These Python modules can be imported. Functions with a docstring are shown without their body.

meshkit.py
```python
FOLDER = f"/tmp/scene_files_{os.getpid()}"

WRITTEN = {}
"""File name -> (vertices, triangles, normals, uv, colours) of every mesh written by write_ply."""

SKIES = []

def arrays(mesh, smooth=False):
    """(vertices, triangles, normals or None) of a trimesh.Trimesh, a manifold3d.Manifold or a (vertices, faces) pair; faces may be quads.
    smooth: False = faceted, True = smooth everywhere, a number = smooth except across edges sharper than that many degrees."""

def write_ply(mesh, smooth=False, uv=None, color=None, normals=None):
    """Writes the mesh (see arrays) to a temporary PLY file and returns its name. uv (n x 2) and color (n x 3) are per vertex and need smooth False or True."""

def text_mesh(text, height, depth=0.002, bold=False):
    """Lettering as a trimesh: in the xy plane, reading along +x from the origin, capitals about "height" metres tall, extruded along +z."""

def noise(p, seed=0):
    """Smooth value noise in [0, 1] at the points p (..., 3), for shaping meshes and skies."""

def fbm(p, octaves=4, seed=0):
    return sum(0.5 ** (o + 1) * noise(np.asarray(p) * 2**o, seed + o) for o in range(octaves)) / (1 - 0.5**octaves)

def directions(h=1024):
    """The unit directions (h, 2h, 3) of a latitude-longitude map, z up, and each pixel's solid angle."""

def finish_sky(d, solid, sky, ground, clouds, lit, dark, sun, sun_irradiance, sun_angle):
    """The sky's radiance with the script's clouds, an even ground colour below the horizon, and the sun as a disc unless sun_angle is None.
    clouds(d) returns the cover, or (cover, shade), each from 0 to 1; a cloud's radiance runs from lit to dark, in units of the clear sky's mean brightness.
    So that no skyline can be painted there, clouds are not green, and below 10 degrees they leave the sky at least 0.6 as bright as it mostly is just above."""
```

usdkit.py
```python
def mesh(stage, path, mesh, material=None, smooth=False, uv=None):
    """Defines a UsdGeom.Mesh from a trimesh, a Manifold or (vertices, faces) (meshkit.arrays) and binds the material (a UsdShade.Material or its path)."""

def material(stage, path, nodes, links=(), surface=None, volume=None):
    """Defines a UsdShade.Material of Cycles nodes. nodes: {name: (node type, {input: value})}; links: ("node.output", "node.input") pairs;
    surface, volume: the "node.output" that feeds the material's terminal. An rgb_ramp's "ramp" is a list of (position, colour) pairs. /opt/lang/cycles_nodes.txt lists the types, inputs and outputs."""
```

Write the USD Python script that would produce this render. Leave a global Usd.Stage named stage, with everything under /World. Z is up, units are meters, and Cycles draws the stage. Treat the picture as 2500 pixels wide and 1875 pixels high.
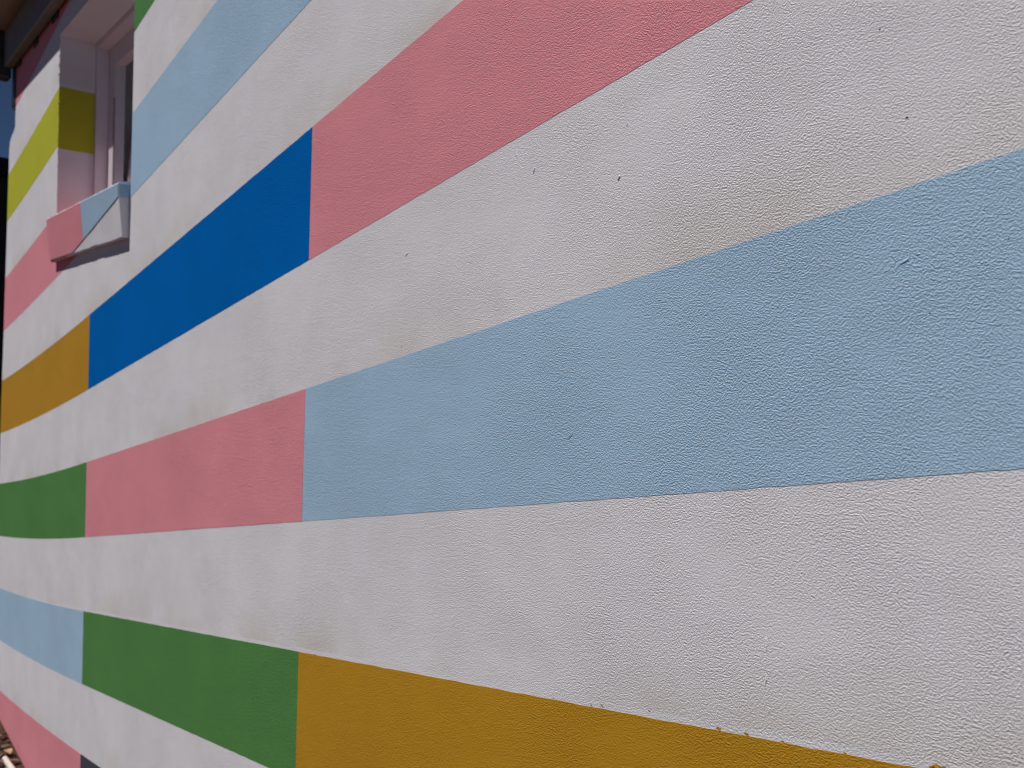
import math, random
import numpy as np, trimesh, usdkit, meshkit
from shapely.geometry import Polygon, box as sbox, LineString
from shapely.ops import unary_union
from shapely import affinity
from pxr import Usd, UsdGeom, UsdLux, UsdShade, Sdf, Gf

stage = Usd.Stage.CreateInMemory()
UsdGeom.SetStageUpAxis(stage, UsdGeom.Tokens.z)
UsdGeom.SetStageMetersPerUnit(stage, 1.0)
UsdGeom.Xform.Define(stage, '/World')
UsdGeom.Scope.Define(stage, '/World/Looks')

# ------------------------------------------------------------------ camera, sky, sun, exposure
EYE = np.array([0.0, -0.66, 1.597])
PHI, ROLL, PITCH = 0.708, 0.032, -0.022
fw = np.array([-math.cos(PHI) * math.cos(PITCH), math.sin(PHI) * math.cos(PITCH), math.sin(PITCH)])
r0 = np.array([math.sin(PHI), math.cos(PHI), 0.0]); u0 = np.cross(r0, fw)
right = math.cos(ROLL) * r0 + math.sin(ROLL) * u0
up = -math.sin(ROLL) * r0 + math.cos(ROLL) * u0
cam = UsdGeom.Camera.Define(stage, '/World/camera')
cam.AddTransformOp().Set(Gf.Matrix4d(*right, 0, *up, 0, *(-fw), 0, *EYE, 1))
cam.CreateHorizontalApertureAttr(36.0); cam.CreateVerticalApertureAttr(27.0)
cam.CreateFocalLengthAttr(29.12)
cam.CreateClippingRangeAttr(Gf.Vec2f(0.02, 2000))
cam.CreateFStopAttr(10.0); cam.CreateFocusDistanceAttr(0.78)
cam.CreateExposureAttr(-0.26)

SUN = np.array([-0.24, -1.0, 2.1]); SUN /= np.linalg.norm(SUN)
usdkit.material(stage, '/World/Looks/sky', {
    's': ('sky_texture', {'sky_type': 'single_scattering', 'sun_disc': False, 'sun_elevation': math.asin(SUN[2]),
                          'sun_rotation': math.atan2(SUN[0], SUN[1]), 'air_density': 0.36, 'aerosol_density': 0.0, 'ozone_density': 6.0}),
    'b': ('background_shader', {'strength': 0.05})}, [('s.color', 'b.color')], surface='b.background')
dome = UsdLux.DomeLight.Define(stage, '/World/sky')
UsdShade.MaterialBindingAPI.Apply(dome.GetPrim()).Bind(UsdShade.Material.Get(stage, '/World/Looks/sky'))
dome.GetPrim().SetCustomDataByKey('kind', 'structure')
sun = UsdLux.DistantLight.Define(stage, '/World/sun')
sun.CreateIntensityAttr(1.25); sun.CreateAngleAttr(0.5); sun.CreateNormalizeAttr(True)
sun.CreateColorAttr(Gf.Vec3f(1.0, 0.975, 0.962))
zx = np.cross([0, 0, 1.0], SUN); zx /= np.linalg.norm(zx); zy = np.cross(SUN, zx)
sun.AddTransformOp().Set(Gf.Matrix4d(*zx, 0, *zy, 0, *SUN, 0, 0, 0, 0, 1))

# ------------------------------------------------------------------ helpers
used = {}
def numbered(path):
    n = used.get(path, 0); used[path] = n + 1
    return path if n == 0 else f'{path}_{n:03d}'
def obj(name, mesh, mat, parent='/World', smooth=False, **data):
    p = numbered(f'{parent}/{name}')
    m = usdkit.mesh(stage, p, mesh, mat, smooth=smooth)
    for k, v in data.items(): m.GetPrim().SetCustomDataByKey(k, v)
    return p
def thing(name, loc=(0, 0, 0), **data):
    p = numbered(f'/World/{name}')
    x = UsdGeom.Xform.Define(stage, p); x.AddTranslateOp().Set(Gf.Vec3d(*loc))
    for k, v in data.items(): x.GetPrim().SetCustomDataByKey(k, v)
    return p
def bx(x0, x1, y0, y1, z0, z1):
    b = trimesh.creation.box((x1 - x0, y1 - y0, z1 - z0)); b.apply_translation(((x0 + x1) / 2, (y0 + y1) / 2, (z0 + z1) / 2)); return b
def join(*m): return trimesh.util.concatenate(list(m))
def bevel_box(x0, x1, y0, y1, z0, z1, b=0.003):
    pts = []
    for sx in (0, 1):
        for sy in (0, 1):
            for sz in (0, 1):
                c = np.array([(x0, x1)[sx], (y0, y1)[sy], (z0, z1)[sz]]); s = np.array([1 - 2 * sx, 1 - 2 * sy, 1 - 2 * sz]) * b
                for k in range(3):
                    d = s.copy(); d[k] = 0; pts.append(c + d)
    return trimesh.convex.convex_hull(np.array(pts))
def extrude_xz(poly, y0, y1):
    """shapely polygon(s) in (x, z) -> slab between y0 (outer) and y1"""
    out = []
    for g in getattr(poly, 'geoms', [poly]):
        if g.area < 1e-7: continue
        m = trimesh.creation.extrude_polygon(g, y1 - y0, engine='earcut')
        v = m.vertices.copy(); m.vertices = np.c_[v[:, 0], y1 - v[:, 2], v[:, 1]]
        out.append(m)
    return trimesh.util.concatenate(out)

# ------------------------------------------------------------------ materials
L = '/World/Looks/'
def paint(name, col, rough=0.62, var=0.05, warm=None, bump=1.0, dirt=False, spec=0.2):
    """Masonry paint over stucco: colour, grain in relief, trowel waves, pits."""
    n = {
        'g': ('geometry', {}),
        'na': ('noise_texture', {'scale': 560.0, 'detail': 2.0, 'roughness': 0.6}),
        'nb': ('noise_texture', {'scale': 210.0, 'detail': 1.0, 'roughness': 0.5}),
        'nm': ('noise_texture', {'scale': 5.5, 'detail': 3.0, 'roughness': 0.6}),
        'mm': ('map_range', {'from_min': 0.36, 'from_max': 0.64, 'to_min': 0.65, 'to_max': 1.3, 'clamp': True}),
        'nw': ('noise_texture', {'scale': 16.0, 'detail': 2.0, 'roughness': 0.5}),
        'a1': ('math', {'math_type': 'multiply', 'value2': 0.00140 * bump}),
        'a2': ('math', {'math_type': 'multiply_add', 'value2': 0.0004 * bump}),
        'a3': ('math', {'math_type': 'multiply'}),
        'a4': ('math', {'math_type': 'multiply_add', 'value2': 0.0008 * bump}),
        'vo': ('voronoi_texture', {'scale': 17.0, 'feature': 'f1', 'randomness': 1.0}),
        'pm': ('map_range', {'from_min': 0.008, 'from_max': 0.030, 'to_min': 1.0, 'to_max': 0.0, 'clamp': True}),
        'sc': ('separate_color', {}),
        'gt': ('math', {'math_type': 'greater_than', 'value2': 0.94}),
        'pit': ('math', {'math_type': 'multiply'}),
        'a5': ('math', {'math_type': 'multiply_add', 'value2': -0.003 * bump}),
        'bp': ('bump', {'strength': 1.0, 'distance': 1.0}),
        'nc': ('noise_texture', {'scale': 2.2, 'detail': 5.0, 'roughness': 0.62}),
        'rc': ('map_range', {'from_min': 0.3, 'from_max': 0.7, 'to_min': 0.0, 'to_max': 1.0, 'clamp': True}),
        'mc': ('mix_color', {'a': tuple(c * (1 - var) for c in col), 'b': tuple(min(1, c * (1 + var)) for c in (warm or col))}),
        'mp': ('mix_color', {'b': tuple(c * 0.5 for c in col)}),
        'p': ('principled_bsdf', {'roughness': rough, 'specular_ior_level': spec})}
    l = [('g.position', 'na.vector'), ('g.position', 'nb.vector'), ('g.position', 'nm.vector'), ('g.position', 'nw.vector'),
         ('g.position', 'vo.vector'), ('g.position', 'nc.vector'), ('nm.fac', 'mm.value'),
         ('na.fac', 'a1.value1'), ('nb.fac', 'a2.value1'), ('a1.value', 'a2.value3'), ('a2.value', 'a3.value1'), ('mm.result', 'a3.value2'),
         ('nw.fac', 'a4.value1'), ('a3.value', 'a4.value3'), ('vo.distance', 'pm.value'), ('vo.color', 'sc.color'), ('sc.r', 'gt.value1'),
         ('pm.result', 'pit.value1'), ('gt.value', 'pit.value2'), ('pit.value', 'a5.value1'), ('a4.value', 'a5.value3'),
         ('a5.value', 'bp.height'), ('bp.normal', 'p.normal'), ('nc.fac', 'rc.value'), ('rc.result', 'mc.fac'),
         ('mc.result', 'mp.a'), ('pit.value', 'mp.fac')]
    last = 'mp.result'
    if dirt:      # soot settled on the white just above the tops of the coloured bands, and vertical roller strokes
        n.update({'sx': ('separate_xyz', {}), 'q': ('math', {'math_type': 'multiply_add', 'value2': -0.198}),
                  'pp': ('math', {'math_type': 'subtract', 'value2': 1.807}), 'fr': ('math', {'math_type': 'floored_modulo', 'value2': 0.4505}),
                  'dm': ('map_range', {'from_min': 0.0, 'from_max': 0.09, 'to_min': 0.55, 'to_max': 0.0, 'clamp': True}),
                  'nd': ('noise_texture', {'scale': 3.5, 'detail': 4.0, 'roughness': 0.6}),
                  'dr': ('map_range', {'from_min': 0.42, 'from_max': 0.62, 'to_min': 0.0, 'to_max': 1.0, 'clamp': True}),
                  'dd': ('math', {'math_type': 'multiply'}),
                  'md': ('mix_color', {'b': (0.60, 0.52, 0.45)}),
                  'mpg': ('mapping', {'scale': (9.0, 1.0, 2.6)}),
                  'ns': ('noise_texture', {'scale': 1.0, 'detail': 3.0, 'roughness': 0.5}),
                  'rs': ('map_range', {'from_min': 0.50, 'from_max': 0.66, 'to_min': 0.0, 'to_max': 0.22, 'clamp': True}),
                  'ms': ('mix_color', {'b': (0.80, 0.80, 0.83)})})
        l += [('g.position', 'sx.vector'), ('sx.x', 'q.value1'), ('sx.z', 'q.value3'), ('q.value', 'pp.value1'), ('pp.value', 'fr.value1'),
              ('fr.value', 'dm.value'), ('g.position', 'nd.vector'), ('nd.fac', 'dr.value'), ('dm.result', 'dd.value1'), ('dr.result', 'dd.value2'),
              (last, 'ms.a'), ('g.position', 'mpg.vector'), ('mpg.vector', 'ns.vector'), ('ns.fac', 'rs.value'), ('rs.result', 'ms.fac'),
              ('ms.result', 'md.a'), ('dd.value', 'md.fac')]
        last = 'md.result'
    l.append((last, 'p.base_color'))
    return usdkit.material(stage, L + name, n, l, surface='p.BSDF')

def plain(name, col, rough=0.6, var=0.12, scale=20.0, bump=0.0, spec=0.4, stretch=(1, 1, 1)):
    n = {'g': ('geometry', {}), 'm': ('mapping', {'scale': stretch}), 'n': ('noise_texture', {'scale': scale, 'detail': 4.0, 'roughness': 0.6}),
         'r': ('map_range', {'from_min': 0.3, 'from_max': 0.7, 'clamp': True}),
         'c': ('mix_color', {'a': tuple(c * (1 - var) for c in col), 'b': tuple(min(1, c * (1 + var)) for c in col)}),
         'b': ('bump', {'strength': 1.0, 'distance': bump}),
         'p': ('principled_bsdf', {'roughness': rough, 'specular_ior_level': spec})}
    l = [('g.position', 'm.vector'), ('m.vector', 'n.vector'), ('n.fac', 'r.value'), ('r.result', 'c.fac'), ('c.result', 'p.base_color')]
    if bump: l += [('n.fac', 'b.height'), ('b.normal', 'p.normal')]
    return usdkit.material(stage, L + name, n, l, surface='p.BSDF')

WHITE = paint('white_masonry_paint', (0.715, 0.70, 0.715), var=0.03, warm=(0.725, 0.705, 0.712), dirt=True)
COL = {
    'pale blue': paint('pale_blue_paint', (0.365, 0.525, 0.668), var=0.03),
    'pink': paint('pink_paint', (0.735, 0.268, 0.305), var=0.03),
    'deep blue': paint('deep_blue_paint', (0.0, 0.122, 0.425), var=0.06, rough=0.7, bump=0.8, spec=0.02),
    'ochre': paint('ochre_paint', (0.475, 0.245, 0.014), var=0.04),
    'green': paint('green_paint', (0.080, 0.232, 0.060), var=0.04),
    'yellow': paint('yellow_paint', (0.49, 0.49, 0.028), var=0.04),
    'navy': paint('navy_paint', (0.055, 0.058, 0.085), var=0.05),
}
MOLD = plain('white_window_lacquer', (0.62, 0.58, 0.60), 0.45, 0.03, 30)
OLIVE = plain('olive_fascia_paint', (0.16, 0.14, 0.11), 0.6, 0.15, 9, 0.002)
BROWN = plain('brown_soffit_board', (0.30, 0.22, 0.18), 0.7, 0.15, 9, 0.002, stretch=(1, 12, 1))
DARK = plain('dark_zinc', (0.035, 0.035, 0.035), 0.5, 0.2, 20)
ROOF = plain('roof_sheet', (0.12, 0.11, 0.10), 0.7, 0.2, 6)
INSIDE = plain('dim_room_plaster', (0.38, 0.35, 0.32), 0.9, 0.05, 5)
GASKET = plain('grey_putty', (0.30, 0.25, 0.25), 0.8, 0.2, 60)
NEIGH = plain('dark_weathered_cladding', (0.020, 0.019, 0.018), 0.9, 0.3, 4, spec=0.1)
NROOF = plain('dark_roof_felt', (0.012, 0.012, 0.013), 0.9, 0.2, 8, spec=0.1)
SOIL = plain('dark_garden_soil', (0.070, 0.038, 0.024), 0.95, 0.6, 38, 0.02, spec=0.15)
LEAF1 = plain('dry_tan_leaf', (0.42, 0.27, 0.15), 0.8, 0.2, 50)
LEAF2 = plain('rotten_brown_leaf', (0.13, 0.08, 0.06), 0.85, 0.4, 50)
STICK = plain('bleached_wood', (0.60, 0.53, 0.46), 0.8, 0.15, 40)
STONE = plain('pale_pebble', (0.30, 0.26, 0.23), 0.85, 0.3, 60)
usdkit.material(stage, L + 'window_glass', {
    'f': ('fresnel', {'IOR': 1.5}), 't': ('transparent_bsdf', {'color': (0.86, 0.88, 0.86)}), 'g': ('glossy_bsdf', {'color': (0.9, 0.9, 0.9), 'roughness': 0.02}),
    'm': ('mix_closure', {})}, [('f.fac', 'm.fac'), ('t.BSDF', 'm.closure1'), ('g.BSDF', 'm.closure2')], surface='m.closure')
GLASS = UsdShade.Material.Get(stage, L + 'window_glass')

# ------------------------------------------------------------------ ground and neighbour
g = np.linspace(-1, 1, 61); gx = np.sign(g) * np.abs(g) ** 3 * 400
X, Y = np.meshgrid(gx - 2.0, gx - 1.0, indexing='ij')
V = np.c_[X.ravel(), Y.ravel(), np.zeros(X.size)]
idx = np.arange(61 * 61).reshape(61, 61)
F = np.stack([idx[:-1, :-1], idx[1:, :-1], idx[1:, 1:], idx[:-1, 1:]], -1).reshape(-1, 4)
obj('ground', (V, F), SOIL, kind='structure')

# ------------------------------------------------------------------ the painted building
M = 0.198                                    # the bands fall away to the left at about eleven degrees
XB, XA, STEP = -2.755, -1.319, 1.436         # vertical colour joints
WX0, WX1, WZ0, WZ1 = -3.219, -2.362, 1.99, 2.686   # window opening
rng = np.random.default_rng(7)
def bend(x, k=0.033):
    t = np.maximum(0, (XB - x) / 1.43); return k * t * t
def jag(n, amp, seed, f=1.0):
    return (meshkit.fbm(np.c_[np.arange(n) * 0.37 * f, np.full(n, seed * 7.3), np.zeros(n)], 3, seed) - 0.5) * 2 * amp
corner = np.array([(-4.27, -0.3), (-4.265, 0.0), (-4.214, 1.245), (-4.194, 1.515), (-4.163, 1.888), (-4.133, 2.342), (-4.124, 2.455), (-4.112, 2.482), (-4.078, 2.500), (-4.03, 2.512), (-4.004, 2.526), (-3.994, 2.62), (-3.985, 3.0)])
zz = np.concatenate([np.linspace(a, b, 16, endpoint=False) for a, b in zip(corner[:-1, 1], corner[1:, 1])] + [[3.0]])
cx = np.interp(zz, corner[:, 1], corner[:, 0]) + jag(len(zz), 0.004, 3, 0.7)
XR = 2.6
outline = Polygon(list(zip(cx, zz)) + [(XR, 3.0), (XR, -0.3)])
zl = np.linspace(WZ0, WZ1, 90); zr = np.linspace(WZ1, WZ0, 60)
left_j = WX0 + 0 * zl
right_j = WX1 + 0 * zr
opening = Polygon(list(zip(left_j, zl)) + list(zip(right_j, zr)))
front = outline.difference(opening)

H = thing('painted_building', label='stuccoed building painted in slanting white and coloured bands, small window under its eaves', category='building')
WALL = obj('wall', extrude_xz(front, 0.0, 0.30), WHITE, H, label='rough white stucco wall with slanting bands of coloured paint')

# band edges, as heights at x = 0 along the slope (top first)
Q = {-6: (3.600, 3.372), -4: (3.148, 2.919), -2: (2.704, 2.482), 0: (2.257, 2.029), 2: (1.807, 1.577), 4: (1.349, 1.124), 6: (0.907, 0.682), 8: (0.457, 0.232)}
PLAN = {-6: ['pink', 'ochre', 'deep blue', 'green'], -4: ['yellow', 'green', 'pink', 'pale blue'], -2: ['pink', 'pale blue', 'green', 'yellow'],
        0: ['ochre', 'deep blue', 'pink', 'green'], 2: ['green', 'pink', 'pale blue', 'deep blue'], 4: ['pale blue', 'green', 'ochre', 'pink'],
        6: ['pink', 'navy', 'yellow', 'pale blue'], 8: ['ochre', 'pale blue', 'green', 'pink']}
JX = [-4.6, XB, XA, XA + STEP, XR]
def band_poly(row, i, wob=True):
    x0, x1 = JX[i] + 0.0004, JX[i + 1] - 0.0004
    n = int((x1 - x0) / 0.012) + 2
    x = np.linspace(x0, x1, n); qt, qb = Q[row]
    kt = kb = 0.033
    if row == -4 and i == 0: qt, qb, kt, kb = 3.141, 2.940, 0.025, 0.03
    if row == -2 and i == 0: qt, qb, kt, kb = 2.712, 2.483, 0.016, 0.022
    s = row * 10 + i * 3 + 101
    wt = jag(n, 0.0008, s, 2.2) if wob else 0; wb = jag(n, 0.0008, s + 1, 2.2) if wob else 0
    top = qt + M * x + bend(x, kt) + wt; bot = qb + M * x + bend(x, kb) + wb
    return Polygon(list(zip(x, bot)) + list(zip(x[::-1], top[::-1])))
where = {0: 'left of the far joint', 1: 'between the two joints', 2: 'right of the near joint', 3: 'at the near end'}
for row in Q:
    for i in range(4):
        p = band_poly(row, i).intersection(front.buffer(-0.0006))
        if p.is_empty or p.area < 1e-4: continue
        c = PLAN[row][i]
        obj('painted_band', extrude_xz(p, -0.0003 - 0.0001 * (i % 2), 0.003), COL[c], WALL, label=f'{c} painted band')
# overspill blots of ochre along its upper edge
for x, s, dz in ((-0.455, .0022, .0035), (-0.425, .002, .003), (-0.388, .0012, .0022), (-0.331, .0012, .002), (-0.262, .0018, .004), (-0.2545, .0052, .0028), (-0.243, .0038, .003), (-0.62, .0012, .003), (-0.68, .001, .003)):
    a = np.linspace(0, 2 * math.pi, 14, endpoint=False); rr = s * (0.75 + 0.5 * rng.random(14))
    obj('paint_blot', extrude_xz(Polygon(list(zip(x + rr * np.cos(a) * 1.2, 1.349 + M * x + dz * 0.6 + rr * np.sin(a) * 0.7))), -0.00025, 0.002), COL['ochre'], WALL)
# nibs, drips and small scars in the render
SCAR = plain('scuffed_render', (0.20, 0.185, 0.18), 0.95, 0.3, 200)
SCARB = plain('scuffed_blue_render', (0.10, 0.15, 0.20), 0.95, 0.3, 200)
def lump(x, z, lx, lz, out, a=0.0, seed=1):
    s = trimesh.creation.icosphere(subdivisions=3, radius=1.0)
    n = meshkit.fbm(s.vertices * 1.7 + seed * 3.1, 3, seed) - 0.5
    s.vertices *= (1 + 1.0 * n)[:, None]
    v = s.vertices * [lx / 2, out, lz / 2]; ca, sa = math.cos(a), math.sin(a)
    s.vertices = np.c_[v[:, 0] * ca - v[:, 2] * sa + x, v[:, 1], v[:, 0] * sa + v[:, 2] * ca + z]
    return s
WHITEN, BLUEN, PINKN = WHITE, COL['pale blue'], COL['pink']
for k, (x, z, lx, lz, out, a, m) in enumerate([
        (-0.776, 1.856, .0028, .013, .0016, .2, WHITEN), (-0.743, 1.831, .003, .010, .0018, -.3, WHITEN), (-0.606, 1.802, .004, .007, .0018, -.5, WHITEN),
        (-0.593, 1.883, .003, .004, .0008, .3, WHITEN), (-1.014, 1.753, .011, .004, .0016, .6, WHITEN), (-0.408, 1.355, .0035, .020, .0011, .1, WHITEN),
        (-0.407, 1.322, .003, .013, .0011, -.1, WHITEN), (-0.403, 1.296, .0022, .009, .001, .05, WHITEN),
        (-0.300, 1.689, .012, .003, .0018, .5, BLUEN), (-0.313, 1.683, .007, .003, .0014, .7, BLUEN), (-0.289, 1.694, .006, .0025, .0014, .3, BLUEN), (-0.306, 1.699, .006, .002, .0012, .5, BLUEN),
        (-0.983, 2.033, .004, .005, .0014, .2, PINKN), (-0.782, 1.894, .004, .004, .0012, 0, PINKN), (-0.607, 1.98, .004, .005, .0014, .4, PINKN), (-1.7, 1.353, .012, .004, .0016, .9, PINKN),
        (-1.66, 1.29, .006, .009, .0016, .2, PINKN), (-1.735, 1.403, .012, .004, .0018, .3, PINKN), (-1.45, 1.44, .008, .006, .0016, .1, PINKN)]):
    obj('plaster_nib', lump(x, z, lx * .8, lz * .8, out * .55, a, k + 1), m, WALL, smooth=True)
for k, (x, z, lx, lz, a, m) in enumerate([
        (-0.302, 1.803, .0030, .0026, 0, SCAR), (-0.327, 1.879, .0024, .0018, 0, SCAR), (-0.597, 1.855, .0014, .0035, -.3, SCAR), (-0.604, 1.233, .0085, .0026, -.5, SCAR),
        (-0.539, 1.2495, .0040, .0022, -.3, SCAR), (-0.666, 1.519, .0016, .016, -.75, SCARB), (-0.278, 1.648, .0024, .0024, 0, SCARB), (-0.225, 1.70, .0030, .0016, .4, SCARB), (-1.02, 1.62, .002, .003, 0, SCARB)]):
    obj('scar', lump(x, z, lx * .7, lz * .75, .0006, a, k + 40), m, WALL, smooth=True)
# paint returned on the window jamb
obj('painted_jamb', bx(WX0 - 0.004, WX0 + 0.0012, 0.0005, 0.1125, 2.297, 2.509), COL['yellow'], WALL, label='dark yellow band on the window jamb')

# burrs of plaster and paint along the broken arris of the opening
burr = np.random.default_rng(21)
for k in range(46):
    z = burr.uniform(2.09, 2.66); c = COL['yellow'] if 2.29 < z < 2.50 else WHITE
    s = trimesh.creation.icosphere(subdivisions=2, radius=burr.choice([0.0022, 0.003, 0.0038, 0.0055], p=[.4, .3, .2, .1]))
    s.vertices *= [0.8, 0.8, burr.uniform(1.0, 2.4)]
    s.vertices += (meshkit.noise(s.vertices * 420 + k, k)[:, None] - .5) * 0.0016
    s.apply_translation((WX0 - 0.0006, 0.0006, z)); obj('arris_burr', s, c, WALL, smooth=True)

# sill: a wedge whose face leans back downward
SX0, SX1 = -3.214, -2.366
def sill_face_y(z): return np.interp(z, [1.905, 2.048], [-0.0175, -0.0315])
def sill_profile():
    return [(0.14, 2.085), (-0.0285, 2.0505), (-0.0315, 2.047), (-0.0180, 1.908), (-0.0150, 1.9055), (0.05, 1.9085), (0.14, 1.9085)]
pr = np.array(sill_profile()); ns = 90
xs = np.linspace(SX0, SX1, ns)
V = []
for k, x in enumerate(xs):
    e = np.zeros((len(pr), 2)); e[1:5] = (rng.random((4, 2)) - 0.5) * np.array([0.0007, 0.0024])
    w = (meshkit.fbm(np.array([[x * 14, 1.0, 0]]), 3, 4)[0] - 0.5) * 0.006
    e[1:3, 1] += w; e[3:5, 1] += (meshkit.fbm(np.array([[x * 11, 5.0, 0]]), 3, 8)[0] - 0.5) * 0.006
    V += [(x, y + a, z + b) for (y, z), (a, b) in zip(pr, e)]
V = np.array(V); F = []; m = len(pr)
for k in range(ns - 1):
    for j in range(m):
        a, b = k * m + j, k * m + (j + 1) % m
        F.append((a, b, b + m, a + m))
F = np.array(F); tris = np.vstack([F[:, [0, 1, 2]], F[:, [0, 2, 3]]])
cap = [(0, j + 1, j) for j in range(1, m - 1)]
tris = np.vstack([tris, [(a, c, b) for a, b, c in cap], np.array(cap) + (ns - 1) * m])
sm = trimesh.Trimesh(V, tris, process=False); sm.fix_normals()
SILL = obj('window_sill', sm, WHITE, H, label='thick sloping window sill carrying the painted bands across')
def on_sill(poly, lift):
    """a flat patch of paint on the sill's leaning face"""
    out = []
    mm = extrude_xz(poly, -0.0012 - lift, 0.001)
    v = mm.vertices; v[:, 1] += sill_face_y(v[:, 2]); return mm
face = sbox(SX0 + 0.0015, 1.9095, SX1 - 0.0015, 2.0455)
for i in (0, 1):
    p = band_poly(-2, i, False).intersection(face)
    p = p.segmentize(0.02)
    obj('sill_paint', on_sill(p, 0.0006), COL[PLAN[-2][i]], SILL, label=f'{PLAN[-2][i]} paint on the sill face')
obj('sill_end_paint', extrude_xz(Polygon([(0, 0), (1, 0), (1, 1)]), 0, 1).__class__(
    *(lambda a: (a.vertices, a.faces))(bx(SX1 - 0.002, SX1 + 0.0018, -0.027, -0.0005, 2.0125, 2.047))), COL['pale blue'], SILL, label='pale blue paint on the sill end')
for xa, xb, c in ((SX0 + 0.002, XB - 0.0005, 'pink'), (XB + 0.0005, SX1 - 0.002, 'pale blue')):
    t = bx(xa, xb, -0.0275, 0.109, -0.002, 0.0012); t.vertices[:, 2] += 2.0505 + (t.vertices[:, 1] + 0.0285) * (2.085 - 2.0505) / 0.1685
    obj('sill_top_paint', t, COL[c], SILL, label=f'{c} paint on top of the sill')
obj('sill_soffit_paint', bx(SX0 + 0.002, XB - 0.24, -0.0165, -0.001, 1.9025, 1.909), COL['pink'], SILL, label='pink paint under the sill')

# window: frame, inner frame, tilted sash, pane
def ring(x0, x1, z0, z1, w, y0, y1, wb=None):
    wb = wb or w
    return extrude_xz(sbox(x0, z0, x1, z1).difference(sbox(x0 + w, z0 + wb, x1 - w, z1 - w)), y0, y1)
a0, a1, b0, b1 = WX0 + 0.003, WX1 - 0.003, 2.04, WZ1 - 0.002
WF = obj('window_frame', ring(a0 - 0.01, a1 + 0.01, b0 - 0.03, b1 + 0.01, 0.028, 0.113, 0.152), MOLD, H, label='white window frame set deep in the wall')
obj('inner_frame', extrude_xz(sbox(a0 + 0.0005, b0, a1 - 0.0005, b1 - 0.0005).difference(sbox(a0 + 0.100, b0 + 0.05, a1 - 0.100, b1 - 0.085)), 0.1525, 0.185), MOLD, WF)
tilt = math.radians(5.0)
def tilted(mesh):
    v = mesh.vertices.copy(); dz = v[:, 2] - (b0 + 0.04); dy = v[:, 1] - 0.178
    v[:, 2] = b0 + 0.04 + dz * math.cos(tilt) - dy * math.sin(tilt); v[:, 1] = 0.178 + dy * math.cos(tilt) + dz * math.sin(tilt)
    mesh.vertices = v; return mesh
sx0, sx1, sz0, sz1 = a0 + 0.094, a1 - 0.094, b0 + 0.045, b1 - 0.078
SASH = obj('window_sash', tilted(ring(sx0, sx1, sz0, sz1, 0.022, 0.187, 0.222)), MOLD, WF, label='white sash tilted open inwards')
obj('window_pane', tilted(bx(sx0 + 0.020, sx1 - 0.020, 0.202, 0.208, sz0 + 0.020, sz1 - 0.020)), GLASS, WF)
obj('glazing_bead', tilted(ring(sx0 + 0.022, sx1 - 0.022, sz0 + 0.022, sz1 - 0.022, 0.007, 0.193, 0.2015)), MOLD, SASH)
# ragged putty line down the lit side of the frame
zp = np.linspace(b0 + 0.05, b1 - 0.2, 70)
pw = 0.004 + 0.004 * meshkit.fbm(np.c_[zp * 40, zp * 0, zp * 0], 3, 2)
put = Polygon(list(zip(a0 + 0.096 - pw, zp)) + list(zip(np.full(70, a0 + 0.1002), zp))[::-1])
obj('putty_line', extrude_xz(put, 0.1505, 0.154), GASKET, WF)

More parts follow.
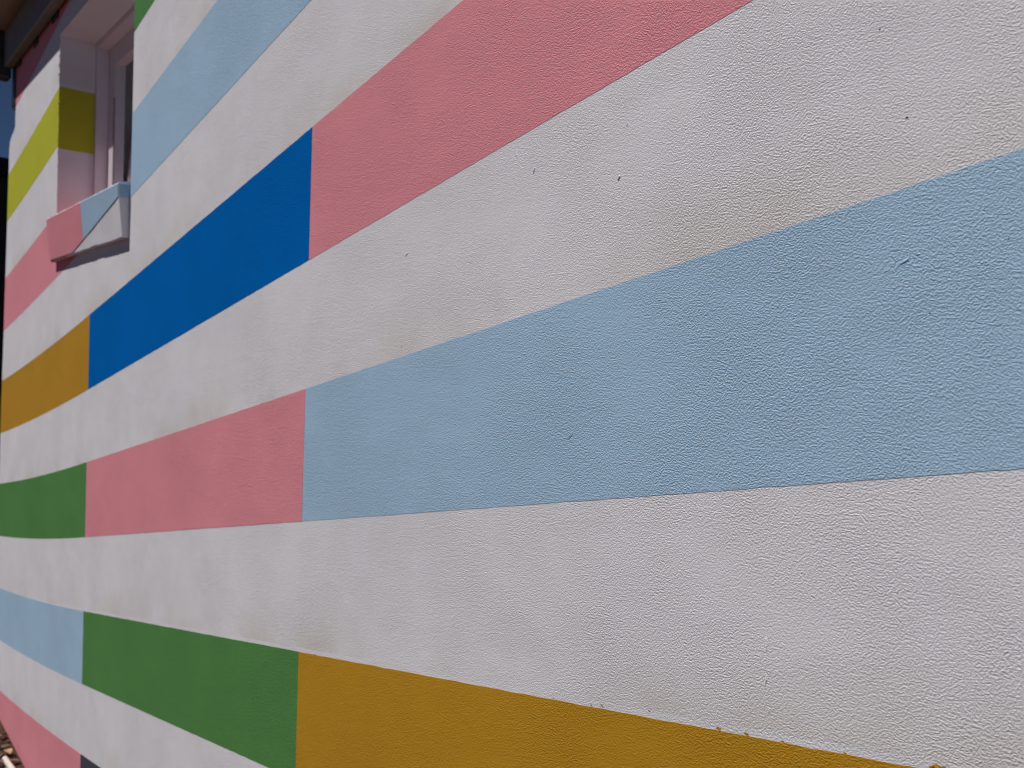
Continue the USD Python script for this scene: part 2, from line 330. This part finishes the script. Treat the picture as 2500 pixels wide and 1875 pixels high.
# the rest of the shell, so that the room behind the pane is dark
YB = 5.0
obj('side_wall', bx(-4.265, -4.05, 0.301, YB, -0.3, 2.48), WHITE, H)
obj('side_wall', bx(-3.98, -3.80, 0.301, YB, 2.482, 2.98), WHITE, H)
obj('side_wall', bx(XR - 0.25, XR, 0.301, YB, -0.3, 2.98), WHITE, H)
obj('back_wall', bx(-4.045, XR - 0.26, YB - 0.25, YB - 0.01, -0.3, 2.98), WHITE, H)
obj('room_lining', bx(-4.04, XR - 0.27, 0.75, 0.80, 0.0, 2.97), INSIDE, H)
obj('room_lining', bx(-4.04, XR - 0.27, 0.305, 0.745, 0.3, 0.35), INSIDE, H)

# eaves
E0, E1 = -4.03, XR
FASCIA = obj('fascia_board', bevel_box(E0, E1, -0.040, -0.006, 2.768, 2.915, 0.004), OLIVE, H, label='dull olive fascia board along the eaves')
for x in np.arange(-3.95, 2.4, 0.31):
    w = rng.uniform(0.03, 0.09)
    obj('packing_strip', bx(x, x + w, -0.0055, -0.001, 2.757 + rng.uniform(-.006, .006), 2.80), DARK, FASCIA)
obj('soffit_board', bx(E0 - 0.02, E1, -0.126, -0.005, 2.918, 2.940), BROWN, H, label='brown board under the roof overhang')
obj('gutter', bx(E0 - 0.03, E1, -0.138, -0.128, 2.925, 3.02), DARK, H)
obj('fascia_end', bevel_box(E0 - 0.075, E0 - 0.003, -0.072, -0.012, 2.728, 2.93, 0.006), DARK, H, label='dark metal end piece of the fascia')
obj('roof', bx(E0 - 0.02, XR + 0.2, -0.127, YB + 0.2, 3.003, 3.06), ROOF, H)
obj('roof_edge', bx(E0 - 0.02, XR, -0.127, -0.008, 2.943, 3.0), ROOF, H)
PIPE = obj('corner_bracket', bevel_box(-4.085, -4.028, -0.001, 0.045, 2.612, 2.80, 0.004), OLIVE, H, label='grey bracket at the wall corner under the fascia')
obj('bracket_edge', bevel_box(-4.026, -3.996, -0.006, 0.05, 2.612, 2.80, 0.004), DARK, PIPE)

# ------------------------------------------------------------------ dark neighbour beyond the corner
N = thing('neighbouring_shed', (-8.0, 0.0, 0.0), label='dark shed beyond the far corner of the painted wall', category='shed')
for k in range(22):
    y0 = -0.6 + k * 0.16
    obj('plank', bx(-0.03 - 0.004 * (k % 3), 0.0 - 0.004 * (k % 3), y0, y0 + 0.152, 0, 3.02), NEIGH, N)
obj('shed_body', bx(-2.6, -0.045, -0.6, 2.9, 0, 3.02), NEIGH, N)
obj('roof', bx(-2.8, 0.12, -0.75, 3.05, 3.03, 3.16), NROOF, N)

# ------------------------------------------------------------------ litter at the foot of the wall
def stick(pts, r0, r1, seg=7):
    pts = np.array(pts, float); n = len(pts); V, F = [], []
    for k, p in enumerate(pts):
        t = pts[min(k + 1, n - 1)] - pts[max(k - 1, 0)]; t /= np.linalg.norm(t)
        a = np.cross(t, [0, 0, 1]); a /= np.linalg.norm(a); b = np.cross(a, t); r = r0 + (r1 - r0) * k / (n - 1)
        V += [p + r * (math.cos(q) * a + math.sin(q) * b) for q in np.linspace(0, 2 * math.pi, seg, endpoint=False)]
    for k in range(n - 1):
        for j in range(seg):
            F += [(k * seg + j, k * seg + (j + 1) % seg, (k + 1) * seg + (j + 1) % seg), (k * seg + j, (k + 1) * seg + (j + 1) % seg, (k + 1) * seg + j)]
    for j in range(1, seg - 1): F += [(0, j + 1, j), ((n - 1) * seg, (n - 1) * seg + j, (n - 1) * seg + j + 1)]
    m = trimesh.Trimesh(np.array(V), F, process=False); m.fix_normals(); return m
def leaf(cx, cy, L_, W_, a, lift=0.012, tiltv=0.2):
    n = 7; t = np.linspace(0, 1, n); V = []
    for k in range(n):
        w = W_ * math.sin(math.pi * min(0.97, max(0.04, t[k]))) ** 0.8 / 2
        c = lift + 0.02 * math.sin(3 * t[k]) * L_ * 4
        V += [(t[k] * L_ - L_ / 2, -w, c + 0.25 * w + tiltv * w), (t[k] * L_ - L_ / 2, 0, c), (t[k] * L_ - L_ / 2, w, c + 0.25 * w)]
    V = np.array(V); F = []
    for k in range(n - 1):
        for j in (0, 1): i = k * 3 + j; F += [(i, i + 1, i + 4), (i, i + 4, i + 3)]
    top = len(V); V = np.vstack([V, V - [0, 0, 0.0012]]); F = F + [(a_ + top, c_ + top, b_ + top) for a_, b_, c_ in F]
    ca, sa = math.cos(a), math.sin(a)
    V = np.c_[V[:, 0] * ca - V[:, 1] * sa + cx, V[:, 0] * sa + V[:, 1] * ca + cy, V[:, 2]]
    return trimesh.Trimesh(V, F, process=False)
obj('stick', stick([(-3.66, -0.052, 0.014), (-3.58, -0.049, 0.016), (-3.50, -0.044, 0.015), (-3.40, -0.04, 0.014), (-3.30, -0.04, 0.014)], 0.010, 0.013), STICK, smooth=60,
    label='bleached pale stick lying on the soil along the foot of the wall', category='stick')
obj('fallen_leaf', leaf(-3.97, -0.062, 0.09, 0.05, 0.5), LEAF1, label='tan dry leaf at the picture edge, farther from the camera than the pale stick', category='leaf')
obj('fallen_leaf', leaf(-3.70, -0.034, 0.05, 0.03, 0.1, 0.02), LEAF1, label='small tan leaf touching the far tip of the pale stick', category='leaf')
random.seed(5); bits = []
for k in range(900):
    x = random.uniform(-6.0, -2.6); y = -abs(random.gauss(0, 0.16)) - 0.012
    r = random.uniform(0.004, 0.014); s = trimesh.creation.icosphere(subdivisions=1, radius=r)
    s.vertices *= [random.uniform(.7, 1.6), random.uniform(.7, 1.4), random.uniform(.5, .9)]
    s.vertices += (np.random.default_rng(k).random(s.vertices.shape) - .5) * r * 0.6
    s.apply_translation((x, y, r * 0.3)); bits.append(s)
obj('soil_clods', join(*bits), SOIL, kind='stuff', label='loose crumbs of dark soil along the foot of the wall', category='soil')
bits = []
for k in range(260):
    bits.append(leaf(random.uniform(-6, -2.6), -abs(random.gauss(0, 0.2)) - 0.02, random.uniform(.015, .05), random.uniform(.008, .025), random.uniform(0, 6.28), random.uniform(.006, .014)))
obj('leaf_litter', join(*bits), LEAF2, kind='stuff', label='rotting brown leaf litter on the soil by the wall', category='leaf litter')
bits = []
for k in range(60):
    s = trimesh.creation.icosphere(subdivisions=1, radius=random.uniform(.003, .007)); s.vertices *= [1.3, 1, .7]
    s.apply_translation((random.uniform(-6, -2.6), -abs(random.gauss(0, 0.2)) - 0.015, 0.006)); bits.append(s)
obj('pebbles', join(*bits), STONE, kind='stuff', label='tiny pale pebbles scattered over the soil', category='pebbles')
